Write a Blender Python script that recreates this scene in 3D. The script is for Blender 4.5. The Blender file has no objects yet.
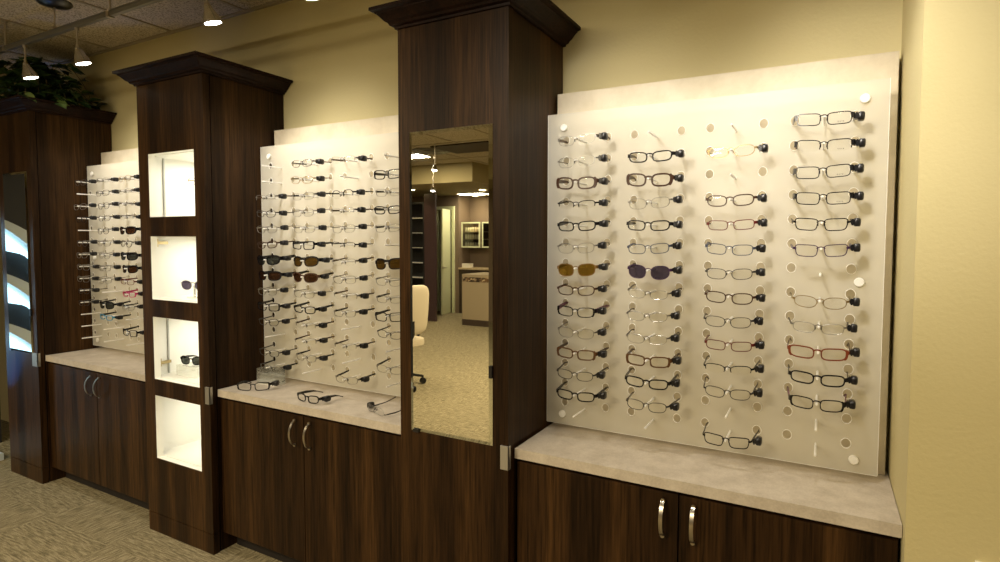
import bpy, bmesh, math, random
from mathutils import Vector, Matrix, Euler
R = math.radians
random.seed(7)
S = bpy.context.scene
COL = S.collection

# ------------------------------------------------------------------ camera
cam_d = bpy.data.cameras.new('camera')
cam = bpy.data.objects.new('camera', cam_d); COL.objects.link(cam)
cam_d.sensor_width = 36.0
cam_d.lens = 556.14 * 36 / 1000
cam_d.shift_x = -0.0391
cam_d.shift_y = -0.0131
cam_d.clip_start = 0.05
_a, _b, _r = R(27.0032), R(2.7618), R(0.2302)
F = Vector((-math.sin(_a) * math.cos(_b), math.cos(_a) * math.cos(_b), -math.sin(_b)))
R1 = Vector((math.cos(_a), math.sin(_a), 0)); U1 = R1.cross(F)
R2 = R1 * math.cos(_r) + U1 * math.sin(_r); U2 = -R1 * math.sin(_r) + U1 * math.cos(_r)
cam.matrix_world = Matrix(((R2.x, U2.x, -F.x, 0), (R2.y, U2.y, -F.y, -2.1692), (R2.z, U2.z, -F.z, 1.6), (0, 0, 0, 1)))
S.camera = cam

# ------------------------------------------------------------------ world + exposure
w = bpy.data.worlds.new('world'); S.world = w; w.use_nodes = True
w.node_tree.nodes['Background'].inputs[0].default_value = (1.0, 0.82, 0.55, 1)
w.node_tree.nodes['Background'].inputs[1].default_value = 0.04
S.view_settings.view_transform = 'Standard'; S.view_settings.look = 'None'
S.view_settings.gamma = 1.0; S.view_settings.use_curve_mapping = False
S.view_settings.exposure = 0.7

# ------------------------------------------------------------------ area lights: the two lit ceiling panels, plus added unseen fill
WARM = (1.0, 0.84, 0.56)
def area(name, loc, sx, sy, power, col=WARM, rot=(0, 0, 0)):
    l = bpy.data.lights.new(name, 'AREA'); l.shape = 'RECTANGLE'; l.size = sx; l.size_y = sy
    l.energy = power; l.color = col
    o = bpy.data.objects.new(name, l); COL.objects.link(o); o.location = loc; o.rotation_euler = rot
    return o
area('panel_or_fill_light', (-1.6, -3.3, 2.90), 1.2, 0.6, 58)  # added general fill, no fitting here
area('panel_or_fill_light', (1.2, -2.4, 2.90), 1.2, 0.6, 17)  # added fill towards the right wall, no fitting
area('panel_or_fill_light', (-4.3, -3.2, 2.90), 1.2, 0.6, 36)  # added fill for the left side and floor, no fitting
area('panel_or_fill_light', (-5.85, -5.7, 2.912), 0.62, 0.30, 28)
area('panel_or_fill_light', (-6.62, -8.7, 2.58), .62, 0.3, 9)
area('panel_or_fill_light', (-2.6, -4.8, 2.90), 1.2, 0.6, 70)  # added out of the mirror's view to brighten the reflected carpet
SPOT = (1.0, 0.93, 0.83)
def spot(loc, aim, power, size=70, blend=.9, col=SPOT, rad=.03):
    l = bpy.data.lights.new('lamp_beam', 'SPOT'); l.energy = power; l.spot_size = R(size); l.spot_blend = blend
    l.color = col; l.shadow_soft_size = rad
    o = bpy.data.objects.new('lamp_beam', l); COL.objects.link(o); o.location = loc
    o.rotation_euler = (Vector(aim) - Vector(loc)).to_track_quat('-Z', 'Y').to_euler()
    return o

# ------------------------------------------------------------------ materials
def newmat(name):
    m = bpy.data.materials.new(name); m.use_nodes = True
    return m, m.node_tree, m.node_tree.nodes['Principled BSDF']
def pm(name, col, rough=.5, metal=0, spec=.5, emit=None, es=0, alpha=1, trans=0):
    m, nt, p = newmat(name)
    p.inputs['Base Color'].default_value = (*col, 1); p.inputs['Roughness'].default_value = rough
    p.inputs['Metallic'].default_value = metal; p.inputs['Specular IOR Level'].default_value = spec
    p.inputs['Alpha'].default_value = alpha; p.inputs['Transmission Weight'].default_value = trans
    if emit: p.inputs['Emission Color'].default_value = (*emit, 1); p.inputs['Emission Strength'].default_value = es
    return m
def ramp(nt, fac, stops):
    r = nt.nodes.new('ShaderNodeValToRGB'); nt.links.new(fac, r.inputs[0])
    e = r.color_ramp.elements
    while len(e) < len(stops): e.new(.5)
    for i, (p, c) in enumerate(stops): e[i].position = p; e[i].color = (*c, 1)
    return r.outputs[0]
def coords(nt, scale=(1, 1, 1), rot=(0, 0, 0)):
    g = nt.nodes.new('ShaderNodeNewGeometry'); mp = nt.nodes.new('ShaderNodeMapping')
    mp.inputs['Scale'].default_value = scale; mp.inputs['Rotation'].default_value = rot
    nt.links.new(g.outputs['Position'], mp.inputs[0]); return mp.outputs[0]
def noise(nt, vec, sc, det=4, ro=.55):
    n = nt.nodes.new('ShaderNodeTexNoise'); n.inputs['Scale'].default_value = sc; n.inputs['Detail'].default_value = det
    n.inputs['Roughness'].default_value = ro; nt.links.new(vec, n.inputs['Vector']); return n.outputs[0]
def bump(nt, p, h, st=.3, dist=.01):
    b = nt.nodes.new('ShaderNodeBump'); b.inputs['Strength'].default_value = st; b.inputs['Distance'].default_value = dist
    nt.links.new(h, b.inputs['Height']); nt.links.new(b.outputs[0], p.inputs['Normal'])
def mixc(nt, f, a, b, mode='MIX'):
    m = nt.nodes.new('ShaderNodeMix'); m.data_type = 'RGBA'; m.blend_type = mode
    for s, v in ((0, f), (6, a), (7, b)):
        if isinstance(v, (int, float)): m.inputs[s].default_value = v
        elif isinstance(v, tuple): m.inputs[s].default_value = (*v, 1)
        else: nt.links.new(v, m.inputs[s])
    return m.outputs[2]

def wood(name, dark, mid, light, rough=.38):
    m, nt, p = newmat(name)
    v1 = coords(nt, (1, 1, .035)); v2 = coords(nt, (1, 1, .012))
    fine = noise(nt, v1, 120, 5, .6); wide = noise(nt, v2, 9, 3, .5)
    c1 = ramp(nt, wide, [(.38, dark), (.5, mid), (.64, light)])
    c2 = ramp(nt, fine, [(.3, (.30, .28, .26)), (.7, (1.6, 1.56, 1.5))])
    nt.links.new(mixc(nt, 1.0, c1, c2, 'MULTIPLY'), p.inputs['Base Color'])
    p.inputs['Roughness'].default_value = rough; p.inputs['Specular IOR Level'].default_value = .14
    bump(nt, p, fine, .08, .002)
    return m
M = {}
M['wood'] = wood('walnut laminate', (.018, .0088, .0037), (.031, .0150, .0055), (.054, .0265, .0090))
M['crown'] = wood('dark stained moulding', (.010, .0038, .0025), (.014, .0052, .0030), (.020, .0075, .004), .5)
M['gap'] = pm('dark recess', (.010, .006, .004), .7)
M['groove'] = pm('shadow groove', (.012, .007, .004), .6)

m, nt, p = newmat('beige wall paint'); v = coords(nt)
n = noise(nt, v, 90, 3); n2 = noise(nt, v, 1.5, 2)
nt.links.new(ramp(nt, n2, [(.3, (.58, .51, .27)), (.7, (.64, .56, .31))]), p.inputs['Base Color'])
p.inputs['Roughness'].default_value = .75; bump(nt, p, n, .25, .004); M['wall'] = m
M['taupe'] = pm('taupe wall paint', (.20, .145, .095), .8)
m, nt, p = newmat('marbled laminate panel'); v = coords(nt)
n = noise(nt, v, 5, 8, .65); n2 = noise(nt, v, 1.7, 3)
nt.links.new(ramp(nt, n, [(.3, (.50, .43, .31)), (.5, (.61, .54, .40)), (.7, (.71, .64, .50))]), p.inputs['Base Color'])
p.inputs['Roughness'].default_value = .55; M['panel'] = m
m, nt, p = newmat('speckled stone worktop'); v = coords(nt)
n = noise(nt, v, 14, 8, .7); n2 = noise(nt, v, 160, 2)
c = mixc(nt, .14, ramp(nt, n, [(.3, (.44, .385, .31)), (.5, (.55, .49, .41)), (.7, (.65, .59, .50))]),
         ramp(nt, n2, [(.4, (.33, .27, .22)), (.6, (.62, .54, .46))]))
nt.links.new(c, p.inputs['Base Color']); p.inputs['Roughness'].default_value = .45; M['top'] = m

# carpet: loop pile in tiles laid quarter-turned
m, nt, p = newmat('patterned loop carpet')
g = nt.nodes.new('ShaderNodeNewGeometry')
def dash(sx, sy):
    mp = nt.nodes.new('ShaderNodeMapping'); mp.inputs['Scale'].default_value = (sx, sy, 1)
    nt.links.new(g.outputs['Position'], mp.inputs[0]); return noise(nt, mp.outputs[0], 1, 3, .7)
ch = nt.nodes.new('ShaderNodeTexChecker'); ch.inputs['Scale'].default_value = 1.52
nt.links.new(g.outputs['Position'], ch.inputs['Vector'])
dd = nt.nodes.new('ShaderNodeMix'); nt.links.new(ch.outputs[1], dd.inputs[0])
nt.links.new(dash(11, 110), dd.inputs[2]); nt.links.new(dash(85, 14), dd.inputs[3])
pile = noise(nt, coords(nt), 420, 2)
c = mixc(nt, 1, ramp(nt, dd.outputs[0], [(.36, (.14, .115, .066)), (.5, (.26, .218, .130)), (.64, (.37, .315, .198))]),
         ramp(nt, pile, [(.3, (.5, .5, .5)), (.7, (1.4, 1.4, 1.4))]), 'MULTIPLY')
nt.links.new(c, p.inputs['Base Color']); p.inputs['Roughness'].default_value = .95
p.inputs['Specular IOR Level'].default_value = .1; bump(nt, p, pile, .6, .004); M['carpet'] = m

m, nt, p = newmat('speckled acoustic tile'); v = coords(nt)
n = noise(nt, v, 110, 2, .6)
nt.links.new(ramp(nt, n, [(.40, (.26, .22, .15)), (.52, (.58, .51, .38))]), p.inputs['Base Color'])
p.inputs['Roughness'].default_value = .9; bump(nt, p, n, .5, .003); M['tile'] = m
M['tbar'] = pm('painted ceiling bar', (.34, .29, .20), .6)
M['tbar_dark'] = pm('dull metal rail', (.20, .19, .16), .4, .6)
M['chrome'] = pm('polished chrome', (.62, .60, .56), .10, 1)
M['nickel'] = pm('brushed nickel', (.55, .50, .42), .28, 1)
M['clip'] = pm('satin aluminium', (.50, .49, .46), .38, .8)
M['brass'] = pm('brassy hinge metal', (.48, .38, .20), .3, 1)
M['bulb'] = pm('glowing halogen lens', (1, 1, 1), .3, emit=(1, .95, .85), es=9)
M['black'] = pm('black plastic', (.008, .008, .010), .28)
M['blackmatte'] = pm('matt black', (.012, .011, .011), .7)
M['white'] = pm('white laminate', (.86, .85, .78), .45)
M['mirror'] = pm('silvered mirror', (.93, .93, .86), .012, 1)
M['bevel'] = pm('bevelled mirror edge', (.80, .83, .76), .03, 1)
M['cream'] = pm('cream painted wood', (.70, .72, .46), .5)
M['purple_wall'] = pm('aubergine laminate', (.060, .034, .034), .45)
M['blockbeige'] = pm('beige desk panel', (.33, .26, .16), .6)
M['darkbase'] = pm('dark brown skirting', (.045, .028, .018), .6)
M['brownwall'] = pm('brown backsplash', (.11, .070, .040), .6)
M['deskedge'] = pm('pale desk top', (.55, .43, .26), .4)
M['plate'] = pm('off-white plastic', (.80, .76, .66), .35)
M['creamleather'] = pm('cream leather', (.58, .50, .36), .5)
M['trof'] = pm('lit ceiling diffuser', (1, 1, 1), .4, emit=(1, .97, .88), es=7)
M['puck'] = pm('lit puck lamp', (1, 1, 1), .4, emit=(1, .98, .92), es=3)
M['amberlamp'] = pm('lit amber downlight', (1, 1, 1), .4, emit=(1, .80, .40), es=16)
M['leaf'] = None
m, nt, p = newmat('dark ivy leaf'); oi = noise(nt, coords(nt), 9, 2)
nt.links.new(ramp(nt, oi, [(.36, (.010, .028, .008)), (.55, (.035, .080, .018)), (.68, (.16, .23, .06))]), p.inputs['Base Color'])
p.inputs['Roughness'].default_value = .4; M['leaf'] = m
M['stem'] = pm('vine stem', (.10, .08, .03), .7)
M['basket'] = pm('brown wicker', (.09, .05, .025), .8)

def sheet_mat(name, col, tr=.30, tl=.42):
    m = bpy.data.materials.new(name); m.use_nodes = True; nt = m.node_tree; nt.nodes.clear()
    o = nt.nodes.new('ShaderNodeOutputMaterial')
    d = nt.nodes.new('ShaderNodeBsdfPrincipled'); d.inputs['Base Color'].default_value = (*col, 1)
    d.inputs['Roughness'].default_value = .33; d.inputs['Specular IOR Level'].default_value = .35
    t = nt.nodes.new('ShaderNodeBsdfTranslucent'); t.inputs[0].default_value = (*col, 1)
    x = nt.nodes.new('ShaderNodeBsdfTransparent')
    a = nt.nodes.new('ShaderNodeMixShader'); a.inputs[0].default_value = tl
    b = nt.nodes.new('ShaderNodeMixShader'); b.inputs[0].default_value = tr
    nt.links.new(d.outputs[0], a.inputs[1]); nt.links.new(t.outputs[0], a.inputs[2])
    nt.links.new(a.outputs[0], b.inputs[1]); nt.links.new(x.outputs[0], b.inputs[2]); nt.links.new(b.outputs[0], o.inputs[0])
    return m
M['acrylic'] = sheet_mat('frosted acrylic', (.89, .87, .79), .40, .55)
M['rimring'] = sheet_mat('clear hole edge', (.98, .97, .93), .05, .2)
M['peg'] = sheet_mat('frosted acrylic rod', (.96, .95, .92), .05, .25)
def lens_mat(name, tint, refl=.08, dens=0.0, body=(0, 0, 0)):
    m = bpy.data.materials.new(name); m.use_nodes = True; nt = m.node_tree; nt.nodes.clear()
    o = nt.nodes.new('ShaderNodeOutputMaterial'); x = nt.nodes.new('ShaderNodeBsdfTransparent'); x.inputs[0].default_value = (*tint, 1)
    gl = nt.nodes.new('ShaderNodeBsdfGlossy'); gl.inputs['Roughness'].default_value = .05; gl.inputs[0].default_value = (1, 1, 1, 1)
    a = nt.nodes.new('ShaderNodeMixShader')
    fr = nt.nodes.new('ShaderNodeFresnel'); fr.inputs[0].default_value = 1.5
    nt.links.new(fr.outputs[0], a.inputs[0]); nt.links.new(x.outputs[0], a.inputs[1]); nt.links.new(gl.outputs[0], a.inputs[2])
    last = a.outputs[0]
    if dens:
        df = nt.nodes.new('ShaderNodeBsdfDiffuse'); df.inputs[0].default_value = (*body, 1)
        b = nt.nodes.new('ShaderNodeMixShader'); b.inputs[0].default_value = dens
        nt.links.new(last, b.inputs[1]); nt.links.new(df.outputs[0], b.inputs[2]); last = b.outputs[0]
    nt.links.new(last, o.inputs[0]); return m
M['clear'] = lens_mat('clear lens', (.97, .97, .95))
M['box'] = lens_mat('clear acrylic block', (.93, .93, .90), dens=.12, body=(.6, .6, .55))
M['glass'] = lens_mat('cabinet glass', (.85, .85, .8))
LENS = {'clear': M['clear'],
        'amber': lens_mat('amber lens', (.26, .15, .02), dens=.35, body=(.11, .065, .008)),
        'purple': lens_mat('violet lens', (.11, .09, .14), dens=.3, body=(.04, .035, .055)),
        'black': lens_mat('smoke lens', (.08, .09, .08), dens=.3, body=(.02, .02, .02)),
        'brown': lens_mat('brown lens', (.07, .028, .012), dens=.4, body=(.030, .013, .006)),
        'gold': lens_mat('golden lens', (.12, .065, .01), dens=.5, body=(.060, .034, .008))}

# ------------------------------------------------------------------ mesh helpers
def add_box(bm, x0, x1, y0, y1, z0, z1, mi=0):
    vs = [bm.verts.new((x, y, z)) for x in (x0, x1) for y in (y0, y1) for z in (z0, z1)]
    for q in ((0, 1, 3, 2), (4, 6, 7, 5), (0, 4, 5, 1), (2, 3, 7, 6), (0, 2, 6, 4), (1, 5, 7, 3)):
        f = bm.faces.new([vs[i] for i in q]); f.material_index = mi
    return vs
def sweep(bm, pts, sec, up=Vector((0, 0, 1)), mi=0, closed=False, scales=None):
    """sweep the section (list of (side, up) pairs) along pts"""
    pts = [Vector(q) for q in pts]; n = len(pts); rings = []
    for i, q in enumerate(pts):
        if closed: t = pts[(i + 1) % n] - pts[i - 1]
        else: t = pts[min(i + 1, n - 1)] - pts[max(i - 1, 0)]
        t.normalize(); u = up if abs(t.dot(up)) < .97 else Vector((0, 1, 0))
        s = t.cross(u).normalized(); uu = s.cross(t).normalized()
        sc = scales[i] if scales else (1, 1)
        if isinstance(sc, (int, float)): sc = (sc, sc)
        rings.append([bm.verts.new(q + s * a * sc[0] + uu * b * sc[1]) for a, b in sec])
    k = len(sec); m_ = n if closed else n - 1
    for i in range(m_):
        a, b = rings[i], rings[(i + 1) % n]
        for j in range(k):
            f = bm.faces.new((a[j], a[(j + 1) % k], b[(j + 1) % k], b[j])); f.material_index = mi
    if not closed:
        bm.faces.new(rings[0][::-1]).material_index = mi; bm.faces.new(rings[-1]).material_index = mi
def circ(r, n=8): return [(r * math.cos(2 * math.pi * i / n), r * math.sin(2 * math.pi * i / n)) for i in range(n)]
def tube(bm, pts, r, n=8, mi=0, closed=False, scales=None): sweep(bm, pts, circ(r, n), mi=mi, closed=closed, scales=scales)
def lathe(bm, prof, n=24, mat=Matrix(), mi=0, cap=True):
    rings = []
    for r, z in prof: rings.append([bm.verts.new(mat @ Vector((r * math.cos(2 * math.pi * i / n), r * math.sin(2 * math.pi * i / n), z))) for i in range(n)])
    for a, b in zip(rings, rings[1:]):
        for j in range(n):
            bm.faces.new((a[j], a[(j + 1) % n], b[(j + 1) % n], b[j])).material_index = mi
    if cap:
        bm.faces.new(rings[0][::-1]).material_index = mi; bm.faces.new(rings[-1]).material_index = mi
def superblob(bm, c, rx, ry, rz, e=.45, n=14, mi=0):
    def f(v, p): return math.copysign(abs(v) ** p, v)
    g = []
    for i in range(1, n // 2):
        ph = -math.pi / 2 + math.pi * i / (n // 2)
        g.append([bm.verts.new((c[0] + rx * f(math.cos(ph), e) * f(math.cos(t), e), c[1] + ry * f(math.cos(ph), e) * f(math.sin(t), e), c[2] + rz * f(math.sin(ph), e)))
                  for t in [2 * math.pi * k / n for k in range(n)]])
    for a, b in zip(g, g[1:]):
        for j in range(n): bm.faces.new((a[j], a[(j + 1) % n], b[(j + 1) % n], b[j])).material_index = mi
    bm.faces.new(g[0][::-1]).material_index = mi; bm.faces.new(g[-1]).material_index = mi
def obj(name, bm, mats, parent=None, smooth=False, bevel=0):
    if bevel:
        try: bmesh.ops.bevel(bm, geom=[e for e in bm.edges if len(e.link_faces) == 2 and e.calc_face_angle() > .6], offset=bevel, segments=2, profile=.6, affect='EDGES')
        except Exception: pass
    bmesh.ops.recalc_face_normals(bm, faces=bm.faces)
    me = bpy.data.meshes.new(name); bm.to_mesh(me); bm.free()
    for m_ in (mats if isinstance(mats, (list, tuple)) else [mats]): me.materials.append(m_)
    if smooth:
        for p_ in me.polygons: p_.use_smooth = True
        try: me.set_sharp_from_angle(angle=R(40))
        except Exception: pass
    o = bpy.data.objects.new(name, me); COL.objects.link(o)
    if parent: o.parent = parent
    return o
def box_obj(name, x0, x1, y0, y1, z0, z1, mat, parent=None, bevel=0):
    bm = bmesh.new(); add_box(bm, x0, x1, y0, y1, z0, z1); return obj(name, bm, mat, parent, bevel=bevel)
def tag(o, label, cat, group=None, kind=None):
    if label: o['label'] = label
    if cat: o['category'] = cat
    if group: o['group'] = group
    if kind: o['kind'] = kind
    return o
def empty(name, loc, rz=0, label=None, cat=None, group=None, rot=None):
    o = bpy.data.objects.new(name, None); COL.objects.link(o); o.location = loc
    o.rotation_euler = rot if rot else (0, 0, rz); o.empty_display_size = .05
    tag(o, label, cat, group); return o
def kids(o): return [c for c in bpy.data.objects if c.parent == o]
def struct(name, bm_or_obj, mat=None, label=None):
    o = bm_or_obj if isinstance(bm_or_obj, bpy.types.Object) else obj(name, bm_or_obj, mat)
    o['kind'] = 'structure'
    if label: o['label'] = label
    return o
def local(bm, o):   # move world-built geometry into the frame of its thing (an unrotated empty)
    bmesh.ops.translate(bm, verts=bm.verts, vec=-Vector(o.location)); return bm

# ------------------------------------------------------------------ measured layout
ZC, CTH, YC = .843, .036, -.424            # worktop
YF = -.466                                 # tower front
ZB, ZCR, OV = 2.414, 2.484, .076           # crown
CEIL = 2.93
XR, YO = .2107, -.4685
YA, YP, ZP, ZA = -.162, -.076, 2.201, 2.0986

# ------------------------------------------------------------------ the room
struct('floor', box_obj('floor', -10.2, 3.2, -11.4, .15, -.1, 0, M['carpet']))
struct('ceiling', box_obj('ceiling', -10.2, 3.2, -11.4, .15, CEIL, CEIL + .1, M['tile']))
struct('wall_back', box_obj('wall_back', -10.2, XR, 0, .15, 0, CEIL, M['wall']))
bm = bmesh.new(); add_box(bm, XR, 3.2, YO, .15, 0, CEIL)
struct('wall_right', obj('wall_right', bm, M['wall']))
struct('wall_side', box_obj('wall_side', 3.2, 3.35, -11.4, .15, 0, CEIL, M['wall']))
struct('wall_left', box_obj('wall_left', -10.35, -10.2, -11.4, .15, 0, CEIL, M['taupe']))
bm = bmesh.new()
add_box(bm, -10.2, -7.80, -9.0, -8.9, 0, CEIL); add_box(bm, -7.80, -7.27, -9.0, -8.9, 2.30, CEIL)
struct('wall_front', bm, M['taupe'])
struct('wall_alcove', box_obj('wall_alcove', -7.15, 3.2, -9.45, -9.35, 0, CEIL, M['taupe']))
struct('wall_pier', box_obj('wall_pier', -7.27, -7.15, -9.45, -8.9, 0, CEIL, M['taupe']))
struct('wall_beyond', box_obj('wall_beyond', -10.2, 3.2, -11.4, -11.3, 0, CEIL, M['brownwall']))
bm = bmesh.new(); add_box(bm, -10.2, -5.28, -9.35, -6.65, 2.60, CEIL); add_box(bm, -5.28, 3.2, -9.35, -7.5, 2.60, CEIL)
struct('ceiling_soffit', bm, pm('soffit paint', (.33, .27, .13), .8))
bm = bmesh.new()
for k in range(-7, 9):
    x = -3.02 + .72 * k
    if -10.1 < x < 3.1: add_box(bm, x - .011, x + .011, -8, -.001, CEIL - .006, CEIL + .01)
for k in range(1, 7): add_box(bm, -10.1, 3.1, -1.25 * k - .011, -1.25 * k + .011, CEIL - .0055, CEIL + .01)
add_box(bm, -10.1, XR, -.02, 0, CEIL - .012, CEIL + .01)
struct('ceiling_grid', bm, M['tbar'])
# door in the far wall, seen in the mirror
bm = bmesh.new()
add_box(bm, -7.31, -7.25, -9.02, -8.86, 0, 2.36); add_box(bm, -7.82, -7.76, -9.02, -8.86, 0, 2.36); add_box(bm, -7.76, -7.31, -9.02, -8.86, 2.29, 2.36)
d = struct('trim_1', bm, M['cream'], 'cream door casing')
dr = empty('door_1', (-7.335, -8.85, 0), R(-103)); dr['kind'] = 'structure'
box_obj('door_leaf', -.43, 0, -.04, 0, .01, 2.28, M['cream'], dr, bevel=.003)
bm = bmesh.new(); tube(bm, [(-.42, -.0, 1.02), (-.42, .05, 1.02), (-.33, .055, 1.02)], .01, 8); lathe(bm, [(.026, 0), (.026, .01)], 16, Matrix.Translation((-.42, 0, 1.02)) @ Matrix.Rotation(-math.pi / 2, 4, 'X'))
obj('door_handle', bm, M['nickel'], dr, True)

# white plate on the near wall
o = empty('wall_plate', (.40, YO, .75), label='white plastic outlet plate on the beige wall at right, bottom corner', cat='outlet')
bm = bmesh.new(); add_box(bm, -.042, .042, -.007, 0, -.065, .058); obj('cover', bm, M['plate'], o, bevel=.002)
for z in (-.03, .025):
    bm = bmesh.new(); lathe(bm, [(.015, 0), (.015, .003)], 16, Matrix.Translation((0, -.007, z)) @ Matrix.Rotation(math.pi / 2, 4, 'X'))
    obj('socket', bm, M['white'], o)

# ------------------------------------------------------------------ towers
def crown(root, x0, x1):
    prof = [(0, 0), (.008, 0), (.010, .008), (.022, .012), (.026, .020), (.036, .026), (.048, .040), (.056, .048), (.060, .050),
            (.062, .055), (OV, .058), (OV, .070), (0, .070)]
    bm = bmesh.new(); rings = []
    for ox, oz in prof:
        path = [(x0 - ox, -.004), (x0 - ox, YF - ox), (x1 + ox, YF - ox), (x1 + ox, -.004)]
        rings.append([bm.verts.new((x, y, ZB + oz)) for x, y in path])
    for a, b in zip(rings, rings[1:]):
        for j in range(3): bm.faces.new((a[j], a[j + 1], b[j + 1], b[j]))
    bm.faces.new(rings[-1]); bm.faces.new(rings[0][::-1])
    return obj('crown_moulding', local(bm, root), M['crown'], root)
def clip(root, x):
    bm = bmesh.new()
    add_box(bm, x - .064 if x < -4 else x - .030, x + .004, YF - .006, YF + .001, .775, .862)
    add_box(bm, x + .0005, x + .004, YF - .006, YF + .012, .775, .862)
    return obj('corner_clip', local(bm, root), M['clip'], root, bevel=.001)
def tower(x0, x1, label, holes=None):
    t = empty('tower_cabinet', ((x0 + x1) / 2, -.23, 0), label=label, cat='cabinet', group='dark walnut towers with crown moulding')
    bm = bmesh.new()
    if holes is None: add_box(bm, x0 + .005, x1 - .005, -.425, -.004, .0, ZB + .01)
    else:
        zs = [0] + [q for h in holes for q in h] + [ZB + .01]
        xi0, xi1 = x0 + .020, x1 - .020
        add_box(bm, x0 + .005, xi0, -.425, -.004, 0, ZB + .01); add_box(bm, xi1, x1 - .005, -.425, -.004, 0, ZB + .01)
        add_box(bm, xi0, xi1, -.022, -.004, 0, ZB + .01)
        for i in range(0, len(zs), 2): add_box(bm, xi0, xi1, -.425, -.022, zs[i], zs[i + 1])
    obj('carcass', local(bm, t), M['wood'], t)
    bm = bmesh.new()
    if holes is None: add_box(bm, x0, x1, YF, -.432, .106, ZB + .01)
    else:
        hx0, hx1 = -3.195, -2.797
        add_box(bm, x0, hx0, YF, -.432, .106, ZB + .01); add_box(bm, hx1, x1, YF, -.432, .106, ZB + .01)
        zz = [.106] + [q for h in holes for q in h] + [ZB + .01]
        for i in range(0, len(zz), 2): add_box(bm, hx0, hx1, YF, -.432, zz[i], zz[i + 1])
        bmesh.ops.remove_doubles(bm, verts=bm.verts, dist=1e-5)
    obj('front_panel', local(bm, t), M['wood'], t)
    box = bmesh.new(); add_box(box, x0, x1, YF, -.432, 0, .102); obj('plinth', local(box, t), M['wood'], t)
    bm = bmesh.new()
    if holes is None: add_box(bm, x0 + .012, x1 - .012, -.433, -.424, .002, ZB)
    else: add_box(bm, x0 + .012, x0 + .022, -.433, -.424, .002, ZB); add_box(bm, x1 - .022, x1 - .012, -.433, -.424, .002, ZB)
    obj('reveal', local(bm, t), M['groove'], t)
    crown(t, x0, x1); clip(t, x1)
    return t
HOLES = [(.415, .761), (.849, 1.187), (1.280, 1.617), (1.718, 2.051)]
T0 = tower(-4.95, -4.500, 'dark walnut tower at the far left with ivy on top and narrow mirror')
T1 = tower(-3.283, -2.7155, 'dark walnut tower with four lit white niches in its front', HOLES)
T2 = tower(-1.486, -.990, 'dark walnut tower in front of the centre carrying the tall room mirror')
# niches
for i, (z0, z1) in enumerate(HOLES):
    bm = bmesh.new(); a0, a1 = -3.262, -2.737
    th = .004
    add_box(bm, a0, a0 + th, -.432, -.024, z0, z1); add_box(bm, a1 - th, a1, -.432, -.024, z0, z1)
    add_box(bm, a0, a1, -.028, -.024, z0, z1); add_box(bm, a0, a1, -.432, -.024, z0, z0 + th); add_box(bm, a0, a1, -.432, -.024, z1 - th, z1)
    for q0, q1 in ((-3.197, -3.1945), (-2.7975, -2.795)): add_box(bm, q0, q1, YF + .002, -.4315, z0 + .001, z1 - .001)
    add_box(bm, -3.1945, -2.7975, YF + .002, -.4315, z0 - .0005, z0 + .002); add_box(bm, -3.1945, -2.7975, YF + .002, -.4315, z1 - .002, z1 + .0005)
    n = obj('niche_lining', local(bm, T1), M['white'], T1); n['label'] = 'white lit niche lining'
    if i != 3 or True:
        bm = bmesh.new(); add_box(bm, a0 + th, a0 + th + .006, -.36, -.352, z0 + .004, z1 - .004)
        if i in (1, 3): obj('side_seam', bm_ := local(bm, T1), pm('seam grey', (.42, .42, .38), .5), n).parent = n
        else: bm.free()
    bm = bmesh.new(); lathe(bm, [(.035, 0), (.035, .008)], 20, Matrix.Translation((-3.0, -.20, z1 - th - .009)))
    obj('puck_lamp', local(bm, T1), M['puck'], n)
    area('niche_light', (-3.0, -.20, z1 - .02), .30, .20, (.55, .75, .85, 1.2)[i], (1, .96, .86))
    if i in (1, 2):
        zc_ = z1 - .035 if i == 2 else z0 + .07
        bm = bmesh.new(); y = -.405
        add_box(bm, a0 + th, a0 + .010, y - .01, y + .01, zc_ - .022, zc_ + .022)
        add_box(bm, a0 + .010, a0 + .022, y - .006, y + .055, zc_ - .008, zc_ + .008)
        obj('hinge', local(bm, T1), M['brass'], n, bevel=.001)

# mirrors
def mirror(x0, x1, z0, z1, label):
    t = empty('wall_mirror', ((x0 + x1) / 2, YF, (z0 + z1) / 2), label=label, cat='mirror', group='bevelled mirrors on the tower fronts')
    b = .014; yf, yb = YF - .007, YF - .001
    bm = bmesh.new(); add_box(bm, x0 + b, x1 - b, yf, yb, z0 + b, z1 - b); obj('mirror_glass', local(bm, t), M['mirror'], t)
    bm = bmesh.new(); o_ = [(x0, z0), (x1, z0), (x1, z1), (x0, z1)]; i_ = [(x0 + b, z0 + b), (x1 - b, z0 + b), (x1 - b, z1 - b), (x0 + b, z1 - b)]
    vo = [bm.verts.new((x, yf + .0048, z)) for x, z in o_]; vi = [bm.verts.new((x, yf, z)) for x, z in i_]; vb = [bm.verts.new((x, yb, z)) for x, z in o_]
    vc = [bm.verts.new((x, yb, z)) for x, z in i_]
    for j in range(4):
        k = (j + 1) % 4
        bm.faces.new((vo[j], vo[k], vi[k], vi[j])); bm.faces.new((vo[j], vb[j], vb[k], vo[k])); bm.faces.new((vi[j], vi[k], vc[k], vc[j])); bm.faces.new((vb[j], vc[j], vc[k], vb[k]))
    obj('bevel_border', local(bm, t), M['bevel'], t)
    for x, z in ((x0 + .03, z0 - .003), (x1 - .008, z0 + .25)):
        bm = bmesh.new(); add_box(bm, x - .016, x + .010, yf - .004, yb, z, z + .012) if z < z0 else add_box(bm, x - .004, x + .009, yf - .004, yb, z, z + .045)
        obj('mirror_clip', local(bm, t), M['black'], t)
    return t
mirror(-1.430, -1.054, .853, 2.016, 'tall mirror reflecting carpet and an office chair, on the centre tower')
mirror(-4.885, -4.550, .853, 2.033, 'narrow mirror reflecting blue lit arches, on the far left tower')

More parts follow.
